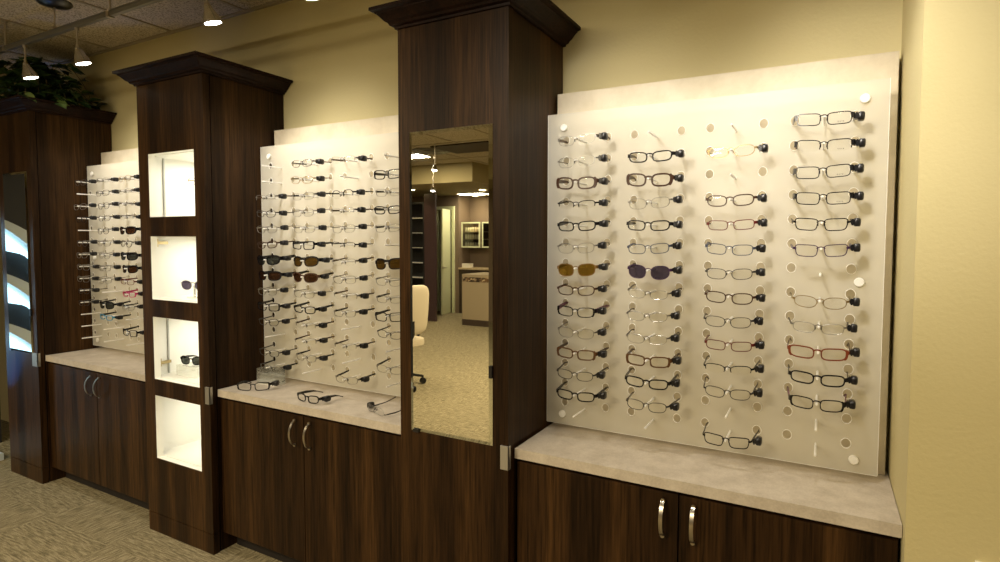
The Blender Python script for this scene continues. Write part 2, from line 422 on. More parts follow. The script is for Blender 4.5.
# ------------------------------------------------------------------ base cabinets + worktops
def bow_handle(x, parent, root, ztop=.770, zbot=.655):
    bm = bmesh.new(); pts = []
    for i in range(15):
        s = i / 14; z = ztop + (zbot - ztop) * s; dy = .030 * math.sin(math.pi * s) ** .55
        pts.append((x, -.430 - dy, z))
    sweep(bm, pts, [(.006, .002), (.006, -.002), (-.006, -.002), (-.006, .002)], up=Vector((0, -1, 0)))
    lathe(bm, [(.007, 0), (.007, .006)], 12, Matrix.Translation((x, -.4285, ztop)) @ Matrix.Rotation(math.pi / 2, 4, 'X'))
    lathe(bm, [(.007, 0), (.007, .006)], 12, Matrix.Translation((x, -.4285, zbot)) @ Matrix.Rotation(math.pi / 2, 4, 'X'))
    return obj('handle', local(bm, root), M['nickel'], parent, True)
def base(x0, x1, where):
    xm = (x0 + x1) / 2
    t = empty('base_cabinet', (xm, -.2, 0), label='dark walnut base cabinet with two doors, ' + where, cat='cabinet', group='base cabinets between the towers')
    bm = bmesh.new(); add_box(bm, x0 + .002, x1 - .002, -.400, -.002, .100, ZC - CTH - .001)
    obj('carcass', local(bm, t), M['wood'], t)
    bm = bmesh.new(); add_box(bm, x0 + .002, x1 - .002, -.345, -.01, 0, .0995); obj('toe_kick', local(bm, t), M['gap'], t)
    for s, (a, b) in enumerate(((x0 + .006, xm - .0018), (xm + .0018, x1 - .006))):
        bm = bmesh.new(); add_box(bm, a, b, -.420, -.4005, .102, ZC - CTH - .014)
        dr_ = obj('door', local(bm, t), M['wood'], t, bevel=.0012)
        bow_handle(xm - .048 if s == 0 else xm + .048, dr_, t)
    return t
def counter(x0, x1, where):
    bm = bmesh.new(); add_box(bm, x0, x1, YC - .005, -.001, ZC - CTH, ZC)
    o = obj('worktop', bm, M['top'], bevel=.002)
    return tag(o, 'beige speckled stone worktop ' + where, 'countertop', 'worktops between the towers')
base(-4.494, -3.289, 'between the far left tower and the niche tower')
base(-2.709, -1.492, 'between the niche tower and the mirror tower')
base(-.984, XR - .004, 'right of the mirror tower')
counter(-4.494, -3.289, 'below the far left eyewear display')
counter(-2.709, -1.492, 'below the middle eyewear display, holding three loose glasses')
counter(-.984, XR - .002, 'below the right eyewear display, empty')

# ------------------------------------------------------------------ display boards
ROWZ = [1.994 - .0797 * r for r in range(14)]
BX = {'right': (-.905, -.630, -.358, -.091), 'middle': (-2.630, -2.360, -2.090, -1.820), 'left': (-4.463, -4.190, -3.928, -3.660)}
def board(key, x0, x1, ax0, ax1, label):
    t = empty('eyewear_display', ((x0 + x1) / 2, 0, ZC), label=label, cat='display rack', group='frosted acrylic eyewear displays')
    bm = bmesh.new(); add_box(bm, x0, x1, YP, -.001, ZC + .001, ZP); obj('back_panel', local(bm, t), M['panel'], t, bevel=.001)
    cu = bpy.data.curves.new('sheet_outline', 'CURVE'); cu.dimensions = '2D'; cu.fill_mode = 'BOTH'; cu.extrude = .003
    def spl(pts):
        s = cu.splines.new('POLY'); s.points.add(len(pts) - 1)
        for q, (a, b) in zip(s.points, pts): q.co = (a, b, 0, 1)
        s.use_cyclic_u = True
    zlo = .868
    spl([(ax0, zlo), (ax1, zlo), (ax1, ZA), (ax0, ZA)])
    holes = [(x + dx, z) for x in BX[key] for dx in (0, .1725) for z in ROWZ]
    for hx, hz in holes: spl([(hx + .0135 * math.cos(2 * math.pi * i / 20), hz + .0155 * math.sin(2 * math.pi * i / 20)) for i in range(20)])
    co = bpy.data.objects.new('tmp', cu); COL.objects.link(co)
    dg = bpy.context.evaluated_depsgraph_get(); me = bpy.data.meshes.new_from_object(co.evaluated_get(dg))
    bpy.data.objects.remove(co)
    bm = bmesh.new(); bm.from_mesh(me)
    for v_ in bm.verts: v_.co = Vector((v_.co.x, YA + .003 + v_.co.z, v_.co.y))
    for f_ in bm.faces: f_.material_index = 1 if abs(f_.normal.y) < .5 and False else 0
    for hx, hz in holes:
        ring = [(hx + .0142 * math.cos(2 * math.pi * i / 20), YA - .0006, hz + .0162 * math.sin(2 * math.pi * i / 20)) for i in range(20)]
        tube(bm, ring, .0011, 5, 1, True, )
    e_ = .0015   # polished edge of the sheet
    for q in ((ax0 - e_, ax0, zlo, ZA), (ax1, ax1 + e_, zlo, ZA)): add_box(bm, q[0], q[1], YA, YA + .006, q[2], q[3], 1)
    add_box(bm, ax0, ax1, YA, YA + .006, zlo - e_, zlo, 1)
    sh = obj('acrylic_sheet', local(bm, t), [M['acrylic'], M['rimring']], t); sh['label'] = 'frosted acrylic sheet with paired holes'
    pegm = None
    for x in BX[key]:
        for z in ROWZ:
            px, pz = x + .0862, z - .017
            if pegm is None:
                b2 = bmesh.new(); tube(b2, [(0, -.115, 0), (0, -.113, 0), (0, .02, 0)], .0036, 8, scales=[.7, 1, 1])
                pg = obj('peg', b2, M['peg'], t, True); pegm = pg
            else:
                pg = pegm.copy(); COL.objects.link(pg); pg.parent = t
            pg.location = Vector((px, YA, pz)) - t.location
    for sx in (ax0 + .07, ax1 - .065):
        for sz in (2.043, 1.475, .909):
            b2 = bmesh.new(); lathe(b2, [(.006, -.079), (.006, -.001), (.0135, 0), (.0150, .002), (.0150, .006), (.0125, .009)], 18, Matrix.Translation((sx, YA, sz)) @ Matrix.Rotation(math.pi / 2, 4, 'X'))
            obj('standoff', local(b2, t), M['rimring'], t, True)
    return t
board('right', -.985, XR - .012, -.984, .1695, 'frosted acrylic eyewear display with four columns of glasses, right of the mirror tower')
board('middle', -2.707, -1.494, -2.706, -1.545, 'frosted acrylic eyewear display between the niche tower and the mirror tower')
board('left', -4.495, -3.29, -4.494, -3.36, 'frosted acrylic eyewear display beside the far left tower')

# ------------------------------------------------------------------ spectacles
FM = {k: pm(k + ' spectacle frame', c, r, me) for k, (c, r, me) in {
    'black': ((.006, .006, .008), .25, 0), 'brown': ((.045, .018, .008), .3, 0), 'tort': ((.085, .036, .011), .3, 0),
    'silver': ((.30, .29, .27), .3, .8), 'gold': ((.36, .26, .12), .3, .8), 'gun': ((.055, .052, .050), .35, .5), 'slate': ((.06, .075, .12), .35, .3),
    'rust': ((.17, .035, .012), .3, 0), 'plum': ((.10, .012, .055), .3, 0), 'red': ((.10, .010, .008), .3, 0), 'purple': ((.035, .012, .055), .3, 0), 'pink': ((.45, .02, .12), .3, 0),
    'amber': ((.16, .085, .02), .3, 0), 'olive': ((.13, .10, .03), .3, 0), 'blue': ((.02, .22, .42), .3, 0), 'teal': ((.03, .12, .11), .3, 0)}.items()}
# style: (description, lens w, lens h, exponent, rim thickness, rim kind, frame, temple, lens, temple height, wrap)
ST = {
 'silver_brown': ('slim silver oval eyeglasses with brown arms', .058, .035, 2.8, .0019, 'full', 'silver', 'brown', 'clear', .011, 0),
 'silver': ('fine silver wire eyeglasses', .058, .036, 2.8, .0018, 'full', 'silver', 'silver', 'clear', .005, 0),
 'thick': ('bold dark brown full rim eyeglasses', .056, .037, 3.0, .0055, 'full', 'brown', 'brown', 'clear', .014, 0),
 'half': ('narrow black half rim eyeglasses', .058, .029, 2.8, .0026, 'half', 'black', 'black', 'clear', .006, 0),
 'black': ('black narrow oval eyeglasses', .057, .030, 3.4, .0042, 'full', 'black', 'black', 'clear', .012, 0),
 'slate': ('slate blue metal eyeglasses', .057, .032, 3.4, .0026, 'full', 'slate', 'slate', 'clear', .008, 0),
 'amber_sun': ('amber lens oversized sunglasses', .060, .043, 3.0, .0028, 'full', 'amber', 'brown', 'amber', .012, 0),
 'purple_sun': ('violet lens rounded sunglasses', .058, .046, 2.6, .0026, 'full', 'purple', 'black', 'purple', .010, 0),
 'brown': ('slim brown oval eyeglasses', .056, .032, 2.9, .0036, 'full', 'brown', 'brown', 'clear', .008, 0),
 'plum': ('black eyeglasses with plum arms', .056, .033, 3.6, .0032, 'full', 'black', 'plum', 'clear', .016, 0),
 'tort': ('tortoiseshell rectangular eyeglasses', .057, .032, 3.8, .0043, 'full', 'tort', 'brown', 'clear', .013, 0),
 'wire': ('thin dark wire eyeglasses', .057, .033, 2.8, .0021, 'full', 'gun', 'gun', 'clear', .006, 0),
 'rimless': ('rimless eyeglasses with dark hinges', .058, .032, 2.8, .0012, 'rimless', 'silver', 'gun', 'clear', .005, 0),
 'gold': ('thin gold oval eyeglasses', .058, .034, 2.5, .0020, 'full', 'gold', 'olive', 'clear', .006, 0),
 'red': ('slim dark red metal eyeglasses', .057, .029, 3.8, .0026, 'full', 'red', 'red', 'clear', .009, 0),
 'exec': ('black wire rectangular eyeglasses', .059, .034, 5.0, .0027, 'full', 'black', 'black', 'clear', .019, 0),
 'exec_red': ('black half rim eyeglasses with red hinges', .060, .034, 4.2, .0027, 'half', 'black', 'red', 'clear', .018, 0),
 'trap': ('black tapered metal eyeglasses', .056, .034, 4.5, .0029, 'full', 'black', 'black', 'clear', .005, 0),
 'purple': ('dark purple metal eyeglasses', .056, .034, 4.5, .0026, 'full', 'purple', 'purple', 'clear', .007, 0),
 'redtort': ('red tortoiseshell rectangular eyeglasses', .062, .033, 3.6, .0038, 'full', 'rust', 'brown', 'clear', .010, 0),
 'blackbold': ('glossy black rectangular eyeglasses', .059, .036, 4.5, .0036, 'full', 'black', 'black', 'clear', .012, 0),
 'sport_black': ('black wraparound sunglasses with smoke lenses', .066, .040, 2.7, .0050, 'full', 'black', 'black', 'black', .019, .5),
 'sport_gold': ('black wraparound sunglasses with golden lenses', .066, .042, 2.8, .0045, 'full', 'black', 'black', 'gold', .017, .5),
 'sport_brown': ('black wraparound sunglasses with brown lenses', .066, .040, 2.8, .0045, 'full', 'black', 'black', 'brown', .016, .5),
 'sport_red': ('dark red wraparound sunglasses with brown lenses', .064, .040, 2.6, .0040, 'full', 'brown', 'black', 'brown', .014, .5),
 'roundblack': ('black top rim round eyeglasses', .052, .041, 2.3, .0028, 'half', 'black', 'black', 'clear', .007, 0),
 'browntemple': ('silver wire eyeglasses with brown arms', .057, .032, 3.2, .0018, 'half', 'silver', 'brown', 'clear', .008, 0),
 'darktemple': ('silver wire eyeglasses with black arms', .057, .032, 3.2, .0019, 'full', 'silver', 'black', 'clear', .009, 0),
 'greyround': ('thin grey round eyeglasses', .050, .040, 2.1, .0019, 'full', 'gun', 'silver', 'clear', .004, 0),
 'blackround': ('thin black round eyeglasses', .050, .042, 2.1, .0028, 'full', 'black', 'black', 'clear', .005, 0),
 'pink': ('bright pink narrow eyeglasses', .055, .028, 3.2, .0036, 'full', 'pink', 'pink', 'clear', .012, 0),
 'blue': ('bright blue narrow eyeglasses', .055, .028, 3.2, .0036, 'full', 'blue', 'black', 'clear', .012, 0),
 'aviator': ('silver framed aviator sunglasses with violet lenses', .060, .050, 2.3, .0020, 'full', 'silver', 'silver', 'purple', .004, 0),
 'dark_sun': ('black framed sunglasses with dark lenses', .060, .040, 2.8, .0040, 'full', 'black', 'black', 'black', .012, .3),
}
def outline(w_, h_, n_, side, taper=0):
    pts = []
    for i in range(40):
        t = 2 * math.pi * i / 40; c, s = math.cos(t), math.sin(t)
        x = w_ / 2 * math.copysign(abs(c) ** (2 / n_), c); z = h_ / 2 * math.copysign(abs(s) ** (2 / n_), s)
        if z > 0: z *= .92
        x *= 1 + taper * z / h_
        z += .06 * x * side
        pts.append((x, z))
    return pts
def make_glasses(key, mode='hung'):
    desc, lw, lh, n_, rt, kind, fm, tm, lm, th, wrap = ST[key]
    if not wrap: lw += .0022
    root = bpy.data.objects.new('sunglasses' if 'sunglasses' in desc else 'eyeglasses', None); COL.objects.link(root)
    root.empty_display_size = .03
    br = .017; dp = max(.0022, rt * .9)
    wk = 1.1 + wrap * 3.2
    def Y(x): return wk * x * x
    cxl = br / 2 + rt + lw / 2; zc_ = -.006
    taper = .22 if key in ('trap', 'purple') else .08
    bm = bmesh.new()
    for sd in (-1, 1):
        ol = outline(lw, lh, n_, sd, taper); cx_ = sd * cxl; N = len(ol); rings = []; ids = range(N)
        arc = kind != 'full'
        sel = [i for i in range(N) if kind == 'full' or (i <= N // 2 + 2 if sd > 0 else (i <= N // 2 + 2)) or i >= N - 2]
        if kind == 'half': sel = [N - 2, N - 1] + list(range(0, N // 2 + 3))
        if kind == 'rimless': sel = []
        for i in sel:
            x, z = ol[i]; x1_, z1_ = ol[(i + 1) % N]; x0_, z0_ = ol[i - 1]
            nx, nz = (z1_ - z0_), -(x1_ - x0_); L = math.hypot(nx, nz) or 1; nx /= L; nz /= L
            if nx * x + nz * z < 0: nx, nz = -nx, -nz
            tt = rt * (1.0 + (.9 if key in ('thick', 'plum', 'blackbold', 'redtort', 'tort', 'pink') and nx * sd > .6 else 0) + (.5 if (wrap and nz > .3) else 0))
            X, Z = cx_ + x, zc_ + z; X2, Z2 = X + nx * tt, Z + nz * tt
            yy = Y(X)
            rings.append([bm.verts.new((X, yy - dp / 2, Z)), bm.verts.new((X2, Y(X2) - dp / 2, Z2)), bm.verts.new((X2, Y(X2) + dp / 2, Z2)), bm.verts.new((X, yy + dp / 2, Z))])
        m_ = len(rings)
        for i in range(m_ if kind == 'full' else m_ - 1):
            a, b = rings[i], rings[(i + 1) % m_]
            for j in range(4): bm.faces.new((a[j], a[(j + 1) % 4], b[(j + 1) % 4], b[j]))
        if kind == 'half': bm.faces.new(rings[0][::-1]); bm.faces.new(rings[-1])
        # end piece to the hinge
        xo = cxl + lw / 2 + rt * .5; ze = zc_ + lh * .20
        eh = max(.0028, min(th, lh * .5) * .5)
        pts = [(sd * (xo - .002), Y(xo), ze), (sd * (xo + .005), Y(xo) + .001, ze + .001), (sd * (xo + .0075), Y(xo) + .009, ze + .001)]
        sweep(bm, pts, [(rt * .6, eh), (rt * .6, -eh), (-rt * .6, -eh), (-rt * .6, eh)])
    bp = [((-1 + 2 * i / 8) * (br / 2 + rt + .001), -.001, zc_ + lh * .16 + .005 * (1 - ((-1 + 2 * i / 8)) ** 2)) for i in range(9)]
    br_t = max(.0013, rt * .55); sweep(bm, bp, [(br_t, br_t), (br_t, -br_t), (-br_t, -br_t), (-br_t, br_t)], up=Vector((0, 1, 0)))
    fr = obj('frame_front', bm, FM[fm], root, True)
    if kind == 'rimless':
        pass
    for sd in (-1, 1):
        bm = bmesh.new(); ol = outline(lw + rt * .3, lh + rt * .3, n_, sd, taper); cx_ = sd * cxl
        vc = bm.verts.new((cx_, Y(cx_) - .001, zc_)); ring = [bm.verts.new((cx_ + x, Y(cx_ + x), zc_ + z)) for x, z in ol]
        for i in range(len(ring)): bm.faces.new((vc, ring[i], ring[(i + 1) % len(ring)]))
        if kind == 'rimless':   # ground edge of a rimless lens
            tube(bm, [(cx_ + x, Y(cx_ + x), zc_ + z) for x, z in ol], .0008, 4, 1, True)
        ln = obj('lens', bm, [LENS[lm], FM['silver']], root, True)
        if lm == 'clear' and fm in ('silver', 'gun', 'gold', 'black') and rt < .003:
            b2 = bmesh.new(); superblob(b2, (sd * (br / 2 - .0005), .006, zc_ - .001), .0016, .003, .006, .8, 8)
            tube(b2, [(sd * (br / 2 + .001), .001, zc_ + .003), (sd * (br / 2 - .001), .005, zc_ + .001)], .0006, 5)
            obj('nose_pad', b2, FM['gun'] if fm != 'gold' else FM['gold'], root, True)
        xo = cxl + lw / 2 + rt * .5 + .0075; ze = zc_ + lh * .20 + .001; y0 = Y(xo - .0075) + .009
        if mode == 'hung':
            L = .150; rise = .006
            pts = [(sd * xo, y0, ze), (sd * (xo + .0015), y0 + .03, ze + rise * .4), (sd * (.0862), .099, ze + rise * .9 + .002), (sd * .0855, .125, ze + rise), (sd * .083, .150, ze + rise - .014)]
        else:
            bot = zc_ - lh / 2 - rt
            pts = [(sd * xo, y0, ze), (sd * (xo + .001), y0 + .04, ze - .001), (sd * (xo - .002), .095, ze - .005), (sd * (xo - .005), .118, ze - .012), (sd * (xo - .009), .145, bot + .003)]
        th2 = min(th, .019)
        sc = [(1, th2 / .01), (1, th2 / .01), (1, max(.35, th2 * .7 / .01)), (1, .38), (1, .42)]
        b2 = bmesh.new(); sweep(b2, pts, [(.0014, .005), (.0014, -.005), (-.0014, -.005), (-.0014, .005)], scales=sc)
        obj('temple', b2, FM[tm], root, True)
        if sd == 1:
            b2 = bmesh.new(); tx = xo + .003
            add_box(b2, tx - .001, tx + .010, y0 + .004, y0 + .018, ze - .0075, ze + .0065); add_box(b2, tx + .001, tx + .006, y0 + .002, y0 + .020, ze - .0105, ze + .009)
            superblob(b2, (tx + .0165, y0 + .019, ze - .001), .0100, .0165, .0135, .50, 14)
            obj('security_tag', b2, M['black'], root, True)
    if key in ('exec', 'exec_red'):
        cu = bpy.data.curves.new('lens_text', 'FONT'); cu.body = 'exte'; cu.size = .0075; cu.space_character = 1.4; cu.align_x = 'CENTER'
        to = bpy.data.objects.new('tmp', cu); COL.objects.link(to)
        me = bpy.data.meshes.new_from_object(to.evaluated_get(bpy.context.evaluated_depsgraph_get())); bpy.data.objects.remove(to)
        me.transform(Matrix.Translation((cxl + .004, Y(cxl) - .0022, zc_ - .013)) @ Matrix.Rotation(math.pi / 2, 4, 'X'))
        me.materials.append(FM['gun']); pr = bpy.data.objects.new('lens_print', me); COL.objects.link(pr); pr.parent = root
    root['_zmin'] = zc_ - lh / 2 - rt
    return root
PROTO = {}
def glasses(key, loc, rot=(0, 0, 0), label=None, group=None, mode='hung'):
    k = (key, mode)
    if k not in PROTO:
        g = make_glasses(key, mode); PROTO[k] = (g, kids(g)); r_ = g
    else:
        src, ks = PROTO[k]; r_ = src.copy(); COL.objects.link(r_)
        for c_ in ks:
            d_ = c_.copy(); COL.objects.link(d_); d_.parent = r_
    r_.location = loc; r_.rotation_euler = rot
    tag(r_, label or ST[key][0], 'sunglasses' if 'sunglasses' in ST[key][0] else 'glasses', group)
    return r_

LAY = {
 'right': [
  ['silver_brown', 'silver', 'thick', 'half', 'black', 'silver', 'amber_sun', 'brown', 'plum', 'silver', 'tort', 'wire', 'black', None],
  [None, 'black', 'thick', 'silver', 'black', 'slate', 'purple_sun', 'rimless', 'rimless', 'rimless', 'tort', 'black', 'wire', None],
  [None, 'gold', None, 'brown', 'red', 'slate', 'wire', 'brown', 'wire', 'red', 'half', 'wire', None, 'trap'],
  ['exec', 'exec_red', 'exec', 'exec', 'trap', 'purple', None, 'gold', 'rimless', 'redtort', 'black', 'plum', None, None]],
 'middle': [
  [None, None, 'browntemple', 'wire', 'silver', 'brown', 'sport_black', 'sport_brown', 'silver', 'blackbold', 'wire', None, 'wire', 'darktemple'],
  ['wire', 'gold', 'darktemple', 'silver', 'silver', 'blackbold', 'sport_gold', 'sport_red', 'silver', 'black', 'browntemple', 'browntemple', 'darktemple', None],
  ['browntemple', None, 'roundblack', 'browntemple', 'silver', 'half', 'browntemple', 'silver', 'browntemple', 'darktemple', None, 'browntemple', None, 'darktemple'],
  [None, 'blackbold', 'darktemple', 'black', 'darktemple', None, 'sport_gold', 'silver', 'darktemple', 'blackbold', 'wire', None, 'darktemple', None]],
 'left': [
  ['wire', None, 'silver', 'blackround', None, 'greyround', 'silver', 'silver', 'silver', 'wire', 'wire', None, None, None],
  ['browntemple', 'wire', 'greyround', 'wire', 'greyround', 'silver', 'silver', 'silver', 'silver', None, 'dark_sun', 'blue', None, None],
  ['gold', 'browntemple', 'browntemple', 'browntemple', 'sport_brown', 'greyround', 'sport_black', 'sport_brown', 'red', 'pink', 'darktemple', None, 'blackbold', None],
  [None] * 14]}
ORD = ['first', 'second', 'third', 'fourth', 'fifth', 'sixth', 'seventh', 'eighth', 'ninth', 'tenth', 'eleventh', 'twelfth', 'thirteenth', 'fourteenth']
COLN = ['left column', 'second column', 'third column', 'right column']
DN = {'right': 'right display', 'middle': 'middle display', 'left': 'far left display'}
for key, cols in LAY.items():
    for ci, colm in enumerate(cols):
        cnt = 0
        for r_, st in enumerate(colm):
            if not st: continue
            pos = 'top' if cnt == 0 else ORD[cnt] + ' from top'
            lab = ST[st][0] + ', ' + pos + ' in ' + COLN[ci] + ' of ' + DN[key]
            words = lab.split()
            if len(words) > 16: lab = ST[st][0] + ', ' + pos + ', ' + COLN[ci] + ', ' + DN[key]
            cnt += 1
            lh, rt = ST[st][2], ST[st][4]
            zz = ROWZ[r_] - .017 + .0036 - (-.006 + lh * .16 + .005) + max(.0013, rt * .55) + .002
            loc = (BX[key][ci] + .0862 + random.uniform(-.002, .002), YA - .098 + random.uniform(-.006, .004), zz)
            glasses(st, loc, (random.uniform(-.05, .05), R(random.uniform(-2.2, 2.2)), R(random.uniform(-2.5, 2.5))), lab, 'glasses hung on the ' + DN[key])

# loose pairs on the middle worktop
def loose(key, x, y, th, label, flip=False):
    lh, rt = ST[key][2], ST[key][4]
    z = ZC + .006 + lh / 2 + rt + .0012
    g_ = glasses(key, (x, y, z), (0, 0, th), label, 'loose glasses on the middle worktop', 'loose')
    if flip: g_.rotation_euler = Matrix.Rotation(th, 3, 'Z').to_euler(); g_.rotation_euler = (Matrix.Rotation(th, 3, 'Z') @ Matrix.Rotation(math.pi, 3, 'Y')).to_euler(); g_.location.z = ZC + .92 * lh / 2 + rt * 1.4 - .006 + .004
    return g_
loose('blackbold', -2.53, -.362, R(30), 'glossy black rectangular eyeglasses lying beside the clear block on the middle worktop')
loose('black', -2.125, -.378, R(-4), 'black oval eyeglasses lying alone above the cabinet door handles')
loose('rimless', -1.72, -.365, R(-18), 'rimless eyeglasses lying upside down on the worktop beside the mirror tower', True)
b = empty('acrylic_block', (-2.575, -.225, ZC), R(4), 'small clear acrylic block standing behind the loose black glasses', 'display block')
bm = bmesh.new(); add_box(bm, -.068, .068, -.03, .03, .004, .083); obj('block', bm, M['box'], b, bevel=.003)
bm = bmesh.new(); add_box(bm, -.070, .070, -.032, .032, .0005, .004); obj('base', bm, M['rimring'], b)

# display pairs in the niches on clear stands
def stand(x, y, z0, h, label):
    o = empty('acrylic_stand', (x, y, z0), label=label, cat='display stand', group='clear stands in the lit niches')
    bm = bmesh.new(); add_box(bm, -.035, .035, -.02, .05, 0, .005); obj('foot', bm, M['box'], o)
    bm = bmesh.new(); add_box(bm, -.006, .006, -.003, .003, .005, h); obj('upright', bm, M['box'], o)
n1, n2, n3 = HOLES[3][0] + .0045, HOLES[2][0] + .0045, HOLES[1][0] + .0045
stand(-3.075, -.27, n1, .205, 'clear stand holding the gold glasses in the top niche')
glasses('gold', (-3.075, -.276, n1 + .207), (0, 0, R(12)), 'thin gold eyeglasses on a clear stand in the top lit niche', None, 'loose')
stand(-3.045, -.33, n2, .066, 'clear stand holding the violet sunglasses in the second niche')
glasses('aviator', (-3.045, -.336, n2 + .075), (0, 0, R(20)), 'violet aviator sunglasses on a clear stand in the second lit niche', None, 'loose')
b = empty('acrylic_block', (-3.085, -.31, n3), 0, 'clear acrylic block under the dark sunglasses in the third niche', 'display block')
bm = bmesh.new(); add_box(bm, -.085, .085, -.055, .10, 0, .055); obj('block', bm, M['box'], b, bevel=.002)
glasses('dark_sun', (-3.085, -.335, n3 + .056 + .031), (0, 0, R(14)), 'dark sunglasses on a clear block in the third lit niche', None, 'loose')

# ------------------------------------------------------------------ track lighting
RY, RZ = -.570, 2.755
tr = empty('track_rail', (-2.3, RY, RZ), label='long metal lighting track hung below the ceiling', cat='track light rail')
bm = bmesh.new(); add_box(bm, -6.2, .15, RY - .010, RY + .010, RZ - .009, RZ + .013); add_box(bm, -6.2, .15, RY - .014, RY + .014, RZ + .013, RZ + .018)
obj('rail', local(bm, tr), M['tbar_dark'], tr)
for x in (-5.6, -4.477, -3.3, -1.6):
    bm = bmesh.new(); tube(bm, [(x, RY, RZ + .018), (x, RY, CEIL - .006)], .006); lathe(bm, [(.016, CEIL - .012), (.016, CEIL - .006)], 16, Matrix.Translation((x, RY, 0)))
    add_box(bm, x - .012, x + .012, RY - .015, RY + .015, RZ - .014, RZ + .02)
    obj('hanger', local(bm, tr), M['nickel'], tr)
fd = empty('power_canopy', (-3.87, RY, CEIL), label='round black ceiling canopy feeding the lighting track', cat='light canopy')
bm = bmesh.new(); lathe(bm, [(.082, -.001), (.084, -.008), (.070, -.022), (.03, -.030), (.012, -.034)], 28); obj('canopy', bm, M['black'], fd, True)
bm = bmesh.new(); tube(bm, [(0, 0, -.03), (.004, 0, -.07), (-.003, 0, -.11), (0, 0, -.150)], .0045); add_box(bm, -.010, .010, -.014, .014, -.156, -.140); obj('feed_rod', bm, M['nickel'], fd)

def lamp_proto():
    t = bpy.data.objects.new('spotlight', None); COL.objects.link(t); t.empty_display_size = .05
    bm = bmesh.new(); tube(bm, [(0, 0, -.009), (0, 0, -.112)], .0048, 8); lathe(bm, [(.011, -.020), (.011, -.004)], 12)
    lathe(bm, [(.011, -.125), (.013, -.112), (.009, -.105)], 12); tube(bm, [(-.006, 0, -.12), (-.030, .004, -.080)], .0022, 6)
    obj('stem', bm, M['nickel'], t, True)
    tilt = Matrix.Translation((0, 0, -.115)) @ Matrix.Rotation(R(-7), 4, 'Y') @ Matrix.Rotation(R(15), 4, 'X')
    bm = bmesh.new(); lathe(bm, [(.004, 0), (.016, -.004), (.019, -.020), (.026, -.034), (.034, -.052), (.039, -.070), (.0405, -.080), (.0385, -.080), (.037, -.076), (.004, -.060)], 28, tilt)
    hd = obj('lamp_head', bm, M['chrome'], t, True)
    bm = bmesh.new(); lathe(bm, [(.0345, -.0775), (.0335, -.0800), (.020, -.0815), (.002, -.082)], 24, tilt); obj('bulb_face', bm, M['bulb'], hd, True)
    return t
LP = lamp_proto(); LK = kids(LP); LKK = {c_: kids(c_) for c_ in LK}
def lamp(x, y, z, label, first=False, rz=0, group='spotlights on the track above the displays'):
    if first: r_ = LP
    else:
        r_ = LP.copy(); COL.objects.link(r_)
        for c_ in LK:
            d_ = c_.copy(); COL.objects.link(d_); d_.parent = r_
            for g_ in LKK[c_]:
                e_ = g_.copy(); COL.objects.link(e_); e_.parent = d_
    r_.location = (x, y, z); r_.rotation_euler = (0, 0, rz)
    tag(r_, label, 'spotlight', group); return r_
LX = [(-4.235, 'chrome spotlight on the track nearest the ivy'), (-3.635, 'chrome spotlight right of the black canopy on the track'),
      (-2.50, 'chrome spotlight on the track right of the niche tower'), (-1.85, 'chrome spotlight at the top edge left of the centre tower')]
for i, (x, lab) in enumerate(LX): lamp(x, RY, RZ - .006 + (0, 0, .024, .014)[i], lab, i == 0)
for x in (-.72, -.08): lamp(x, RY, RZ - .012, 'chrome spotlight on the track over the right display')
SP = [(-4.25, -4.1, 12), (-3.645, -3.70, 12), (-2.495, -2.35, 15), (-1.835, -1.85, 12), (-.72, -.62, 16), (-.08, -.18, 16)]
for x, ax, pw in SP: spot((x + .02, RY + .02, 2.55), (ax, -.25, 1.30), pw, 100, 1.0, rad=.05)
# made-up second track, unseen, added to wash the displays from the front
T2Y = -1.55
tr2 = empty('track_rail', (-1.9, T2Y, RZ), label='made-up second lighting track, unseen overhead, added for frontal light', cat='track light rail')
bm = bmesh.new(); add_box(bm, -4.8, .9, T2Y - .010, T2Y + .010, RZ - .009, RZ + .018); obj('rail', local(bm, tr2), M['tbar_dark'], tr2)
for x in (-4.2, -1.9, .4):
    bm = bmesh.new(); tube(bm, [(x, T2Y, RZ + .016), (x, T2Y, CEIL - .006)], .006); obj('hanger', local(bm, tr2), M['nickel'], tr2)
for x, ax, pw in ((-3.9, -3.95, 80), (-2.2, -2.3, 74), (-.95, -.75, 54), (-.45, .10, 74)):
    lamp(x, T2Y, RZ - .006, 'added unseen chrome spotlight on the made-up second track', group='added spotlights on the made-up track')
    spot((x + .02, T2Y, 2.55), (ax, -.16, 1.86), pw, 50, 1.0, rad=.11)

# ------------------------------------------------------------------ ivy on the far left tower
iv = empty('ivy_plant', (-4.78, -.30, ZCR), label='dark leafy ivy plant trailing on top of the far left tower', cat='plant')
bm = bmesh.new(); lathe(bm, [(.065, 0), (.085, .05), (.085, .085), (.075, .08), (.06, .07)], 20); obj('pot', bm, M['basket'], iv, True)
rr = random.Random(3); bm = bmesh.new(); bs = bmesh.new()
def leaf(bm, p, d, s):
    d = Vector(d).normalized(); up = Vector((rr.uniform(-.6, .6), rr.uniform(-.9, .3), 1)).normalized()
    sd = d.cross(up).normalized(); nn = sd.cross(d)
    sh = [(0, 0), (.28, -.10), (.48, .12), (.42, .42), (.22, .72), (0, 1), (-.22, .72), (-.42, .42), (-.48, .12), (-.28, -.10)]
    vs = [bm.verts.new(Vector(p) + sd * a * s + d * b_ * s + nn * (abs(a) * .35 - .25 * b_ * b_) * s) for a, b_ in sh]
    mid = bm.verts.new(Vector(p) + d * .4 * s - nn * .03 * s)
    for i in range(len(vs)): bm.faces.new((mid, vs[i], vs[(i + 1) % len(vs)]))
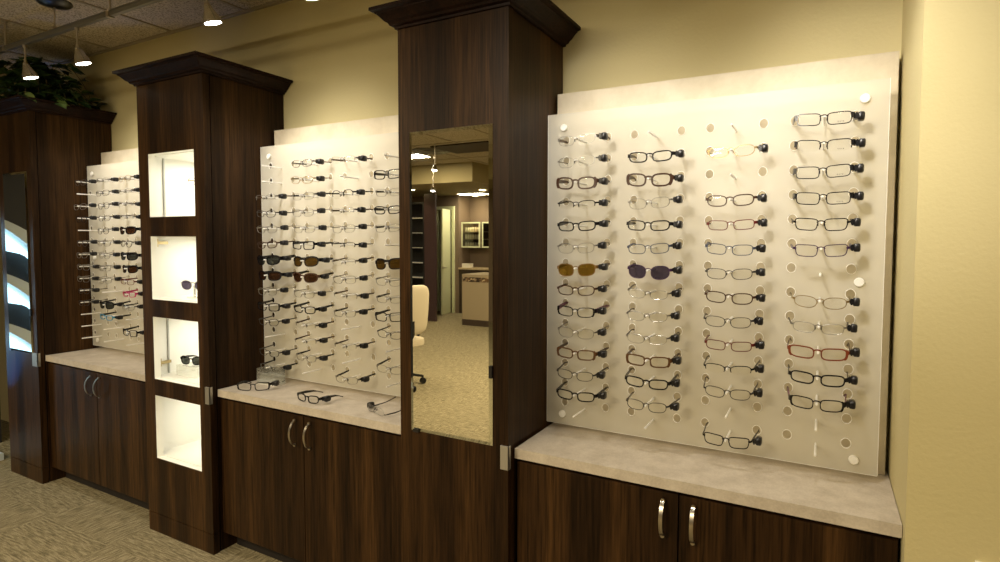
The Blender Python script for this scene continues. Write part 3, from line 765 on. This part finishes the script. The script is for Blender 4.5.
for k in range(64):
    a = 2 * math.pi * k / 64 + rr.uniform(-.1, .1); reach = rr.uniform(.12, .44); pts = []; top = rr.uniform(.05, .34)
    for i in range(9):
        s = i / 8; x = math.cos(a) * reach * s * 1.0; y = math.sin(a) * reach * s * .75
        z = .05 + top * math.sin(math.pi * min(1, s * .85 + .05)) * (1 - .25 * s)
        inside = abs(x) < .29 and y > -.30
        z = max(z - .10 * s * s, .025) if inside else z - .20 * max(0, s - .6)
        y = min(y, .21); pts.append((x, y, z))
        if i:
            for q in range(2):
                leaf(bm, (x, y, z), (math.cos(a + rr.uniform(-1.6, 1.6)), math.sin(a + rr.uniform(-1.6, 1.6)), rr.uniform(-.7, .25) if not inside else rr.uniform(-.15, .4)), rr.uniform(.045, .085))
    tube(bs, pts, .0022, 5)
for v_ in bm.verts:
    if v_.co.y > .29: v_.co.y = .29
obj('foliage', bm, M['leaf'], iv); obj('stems', bs, M['stem'], iv)

# ------------------------------------------------------------------ blue lit arched display left of the far tower
dsp = empty('arched_shelf_unit', (-5.6, -.80, 0), label='white arched shelf unit backlit in blue, mirrored in the far left tower', cat='shelf unit')
M['bluelit'] = pm('blue lit panel', (1, 1, 1), .4, emit=(.42, .76, 1), es=1.7)
M['greyarch'] = pm('grey white lacquer', (.55, .62, .66), .3)
bm = bmesh.new(); add_box(bm, -.34, -.12, -.70, .55, 0, 2.3); obj('backing', bm, M['blackmatte'], dsp)
def loft(sec, name, mat):
    bm = bmesh.new(); rings = [[bm.verts.new(q) for q in r_] for r_ in sec]
    for a, b_ in zip(rings, rings[1:]):
        for j in range(4): bm.faces.new((a[j], a[(j + 1) % 4], b_[(j + 1) % 4], b_[j]))
    bm.faces.new(rings[0][::-1]); bm.faces.new(rings[-1]); return obj(name, bm, mat, dsp, False)
for zt in (1.735, 1.325, .945):
    A, B = [], []
    for i in range(25):
        y = -.42 + .80 * i / 24; t = y - .08; bul = .06 * math.sin(math.pi * i / 24)
        top = zt + .54 * t - .9 * t * t; bot = top - .07 + .28 * t - .5 * t * t; pb = min(zt - .215 + .29 * t, bot - .03)
        A.append([(-.12, y, bot), (.02 + bul, y, bot), (.02 + bul, y, top), (-.12, y, top)])
        B.append([(-.119, y, pb), (-.05, y, pb), (-.05, y, bot - .012), (-.119, y, bot - .012)])
    loft(A, 'arched_shelf', M['greyarch']); loft(B, 'light_panel', M['bluelit'])
bm = bmesh.new(); add_box(bm, -.12, .35, -.5, .4, 0, .05); lathe(bm, [(.30, 0), (.28, .03), (.05, .05)], 24, Matrix.Translation((.2, 0, 0))); obj('foot', bm, M['greyarch'], dsp)
bl = area('blue_spill_light', (-5.06, -.70, .62), .05, .24, 2.2, (.03, .24, 1.0), Vector((.22, .52, .62)).to_track_quat('-Z', 'Y').to_euler()); bl.data.spread = R(80)  # added lamp kept out of view, throws blue spill onto the tower front

# ------------------------------------------------------------------ the room seen in the mirror
tag(box_obj('partition', -7.06, -6.79, -7.65, -7.6, 0, 2.52, M['purple_wall']), 'dark aubergine partition end seen in the centre mirror', 'partition')
sc_ = empty('shelf_cabinet', (-7.5, -7.75, 0), label='black cabinet with glass shelves seen at the left of the centre mirror', cat='cabinet')
bm = bmesh.new(); add_box(bm, -.45, .43, -.15, -.12, 0, 2.37); add_box(bm, -.45, -.42, -.12, .15, 0, 2.37); add_box(bm, .40, .43, -.12, .15, 0, 2.37); add_box(bm, -.42, .40, -.12, .15, 2.34, 2.37); add_box(bm, -.42, .40, -.12, .15, 0, .55)
obj('body', bm, M['blackmatte'], sc_)
for z in (.85, 1.15, 1.45, 1.75, 2.05): bm = bmesh.new(); add_box(bm, -.42, .40, -.12, .14, z, z + .008); obj('glass_shelf', bm, M['rimring'], sc_)
cb = empty('upper_cabinet', (-6.8, -9.2, 1.45), label='wall cabinet with pale framed glass doors seen in the centre mirror', cat='cabinet')
bm = bmesh.new(); add_box(bm, -.35, .6, -.15, -.13, 0, .56); add_box(bm, -.35, .6, -.13, .18, 0, .015); add_box(bm, -.35, .6, -.13, .18, .545, .56); add_box(bm, .13, .16, -.13, .18, .015, .545); obj('body', bm, M['brownwall'], cb)
for a, b_ in ((-.35, .14), (.19, .60)):
    bm = bmesh.new(); t_ = .03
    add_box(bm, a, b_, .18, .20, 0, t_); add_box(bm, a, b_, .18, .20, .56 - t_, .56); add_box(bm, a, a + t_, .18, .20, t_, .56 - t_); add_box(bm, b_ - t_, b_, .18, .20, t_, .56 - t_)
    dd_ = obj('door', bm, M['cream'], cb); bm = bmesh.new(); add_box(bm, a + t_, b_ - t_, .185, .189, t_, .56 - t_); obj('pane', bm, M['glass'], dd_)
for z in (.18, .34): bm = bmesh.new(); add_box(bm, -.34, .59, -.12, .16, z, z + .012); obj('shelf', bm, M['deskedge'], cb)
area('cabinet_strip_light', (-6.85, -9.10, 1.985), .3, .1, 1.6, (1, .80, .45))
jm = bmesh.new(); lathe(jm, [(.022, 0), (.024, .01), (.024, .07), (.016, .085), (.016, .10)], 10); j0 = None
jc = [M['plate'], M['clip'], M['deskedge'], M['greyarch']]
for zi, z in enumerate((.016, .193, .353)):
    for k in range(7):
        if j0 is None: j0 = obj('supply_bottle', jm, jc[0]); o = j0
        else: o = j0.copy(); COL.objects.link(o)
        o.location = (-7.09 + k * .064, -9.10, 1.45 + z)
        tag(o, 'small pale bottle behind the glass cabinet door in the centre mirror', 'bottle', 'bottles in the glass fronted wall cabinet')
wc = empty('back_counter', (-6.4, -9.03, 0), label='dark counter with a pale top under the wall cabinets, seen in the mirror', cat='counter')
bm = bmesh.new(); add_box(bm, -.75, 1.8, -.29, .12, 0, .97); obj('body', bm, M['darkbase'], wc); bm = bmesh.new(); add_box(bm, -.75, 1.8, -.29, .15, .97, 1.01); obj('counter_top', bm, M['deskedge'], wc)
tag(box_obj('paper_box', -7.1, -6.9, -9.1, -8.95, 1.01, 1.10, M['plate'], bevel=.004), 'white box standing on the back counter in the centre mirror', 'box')
dk = empty('reception_desk', (-5.8, -7.65, 0), label='beige desk end with a dark mosaic strip and dark base, seen in the centre mirror', cat='desk')
bm = bmesh.new(); add_box(bm, -.28, .6, -.6, .16, .115, .97); obj('panel', bm, M['blockbeige'], dk)
bm = bmesh.new(); add_box(bm, -.28, .6, -.6, .163, 0, .115); obj('skirting', bm, M['darkbase'], dk)
m, nt, p = newmat('dark mosaic tiles'); vv = nt.nodes.new('ShaderNodeTexVoronoi'); vv.inputs['Scale'].default_value = 28; nt.links.new(coords(nt), vv.inputs['Vector'])
nt.links.new(ramp(nt, vv.outputs['Color'], [(.3, (.02, .012, .008)), (.6, (.16, .09, .04)), (.9, (.5, .4, .25))]), p.inputs['Base Color'])
bm = bmesh.new(); add_box(bm, -.26, .58, .16, .166, .83, .915); obj('mosaic_strip', bm, m, dk)

# ceiling fittings seen in the mirror
def troffer(x, y, z, label):
    t = empty('ceiling_light', (x, y, z), label=label, cat='ceiling light', group='flat ceiling light panels')
    bm = bmesh.new(); add_box(bm, -.33, .33, -.17, .17, -.012, .0); obj('frame', bm, M['tbar'], t)
    bm = bmesh.new(); add_box(bm, -.31, .31, -.15, .15, -.016, -.012); obj('diffuser', bm, M['trof'], t)
troffer(-5.85, -5.7, CEIL - .0005, 'lit rectangular ceiling panel near the left of the centre mirror'); troffer(-6.62, -8.7, 2.5995, 'lit ceiling panel deeper in the centre mirror')
for (x, y, z), lab in (((-5.95, -8.0, 2.5995), 'glowing amber downlight at the right of the centre mirror'), ((-7.2, -7.4, 2.5995), 'glowing amber downlight at the left edge of the centre mirror'), ((-6.85, -9.1, 2.5995), 'glowing amber downlight over the glass wall cabinet in the mirror')):
    t = empty('downlight', (x, y, z), label=lab, cat='downlight', group='amber downlights in the lowered ceiling')
    bm = bmesh.new(); lathe(bm, [(.085, 0), (.085, -.006), (.065, -.008)], 24); obj('trim_ring', bm, M['tbar'], t)
    bm = bmesh.new(); lathe(bm, [(.062, -.0082), (.060, -.012)], 24); obj('bulb_face', bm, M['amberlamp'], t)
    spot((x, y, z - .02), (x, y, 0), 9, 120, 1, (1, .75, .40), .06)
t = empty('ceiling_vent', (-5.2, -5.45, CEIL), label='round grey ceiling vent seen in the centre mirror', cat='vent')
bm = bmesh.new()
for q in range(4): lathe(bm, [(.28 - q * .07, -.001), (.28 - q * .07, -.014 - q * .003), (.25 - q * .07, -.012 - q * .003)], 28)
obj('louvre_rings', bm, M['tbar_dark'], t, True)
t = tag(box_obj('ceiling_panel', -4.95, -3.95, -5.75, -5.1, CEIL - .02, CEIL - .007, M['darkbase']), 'dark recessed ceiling panel seen at the top of the centre mirror', 'ceiling panel')
lamp(-4.79, -5.0, 2.755, 'spotlight hanging from the ceiling in the middle of the centre mirror', group='spotlights seen in the mirror')
lamp(-5.98, -6.5, 2.64, 'small spotlight in front of the lowered ceiling at left in the mirror', group='spotlights seen in the mirror')
for x, y, z in ((-4.79, -5.0, 2.755), (-5.98, -6.5, 2.64)):
    t = empty('lamp_hanger', (x, y, z), label='thin ceiling rod carrying the spotlight at %s of the mirror' % ('middle' if x > -5 else 'left'), cat='lamp rod')
    bm = bmesh.new(); tube(bm, [(0, 0, -.012), (0, 0, CEIL - z - .001)], .006); obj('rod', bm, M['nickel'], t)

# ------------------------------------------------------------------ office chair behind the camera
ch = empty('office_chair', (-4.12, -3.42, 0), R(-78), 'cream leather office chair on a black wheeled base, seen in the centre mirror', 'chair')
bm = bmesh.new(); superblob(bm, (0, 0, .50), .25, .25, .05, .35, 20); obj('seat', bm, M['creamleather'], ch, True)
bm = bmesh.new(); superblob(bm, (0, .24, .86), .235, .045, .27, .4, 20)
for v_ in bm.verts: v_.co.y += .10 * (v_.co.z - .6) - .25 * v_.co.x ** 2
obj('backrest', bm, M['creamleather'], ch, True)
bm = bmesh.new(); tube(bm, [(0, .12, .44), (0, .25, .46), (0, .30, .60), (0, .30, .75)], .022); obj('back_bracket', bm, M['black'], ch, True)
for sd in (-1, 1):
    bm = bmesh.new(); tube(bm, [(sd * .16, .02, .44), (sd * .29, .02, .46), (sd * .30, .04, .68)], .016); sweep(bm, [(sd * .30, -.13, .69), (sd * .30, 0, .70), (sd * .30, .14, .69)], [(.03, .012), (.03, -.012), (-.03, -.012), (-.03, .012)]); obj('armrest', bm, M['black'], ch, True)
bm = bmesh.new(); lathe(bm, [(.05, .44), (.03, .42), (.03, .24), (.045, .22), (.045, .10)], 16); obj('column', bm, M['black'], ch, True)
for k in range(5):
    a = 2 * math.pi * k / 5 + .35; c_, s_ = math.cos(a), math.sin(a)
    bm = bmesh.new(); sweep(bm, [(.03 * c_, .03 * s_, .13), (.18 * c_, .18 * s_, .12), (.31 * c_, .31 * s_, .085)], [(.022, .018), (.022, -.018), (-.022, -.018), (-.022, .018)], scales=[1, .85, .6])
    lg = obj('base_leg', bm, M['black'], ch)
    bm = bmesh.new(); mt = Matrix.Translation((.31 * c_, .31 * s_, .034)) @ Matrix.Rotation(a, 4, 'Z') @ Matrix.Rotation(math.pi / 2, 4, 'X')
    lathe(bm, [(.030, -.026), (.0335, -.02), (.0335, -.006), (.024, -.004), (.024, .004), (.0335, .006), (.0335, .02), (.030, .026)], 18, mt); tube(bm, [(.31 * c_, .31 * s_, .05), (.31 * c_, .31 * s_, .09)], .008)
    obj('caster', bm, M['black'], lg, True)
for o in bpy.data.objects:
    if '_zmin' in o: del o['_zmin']
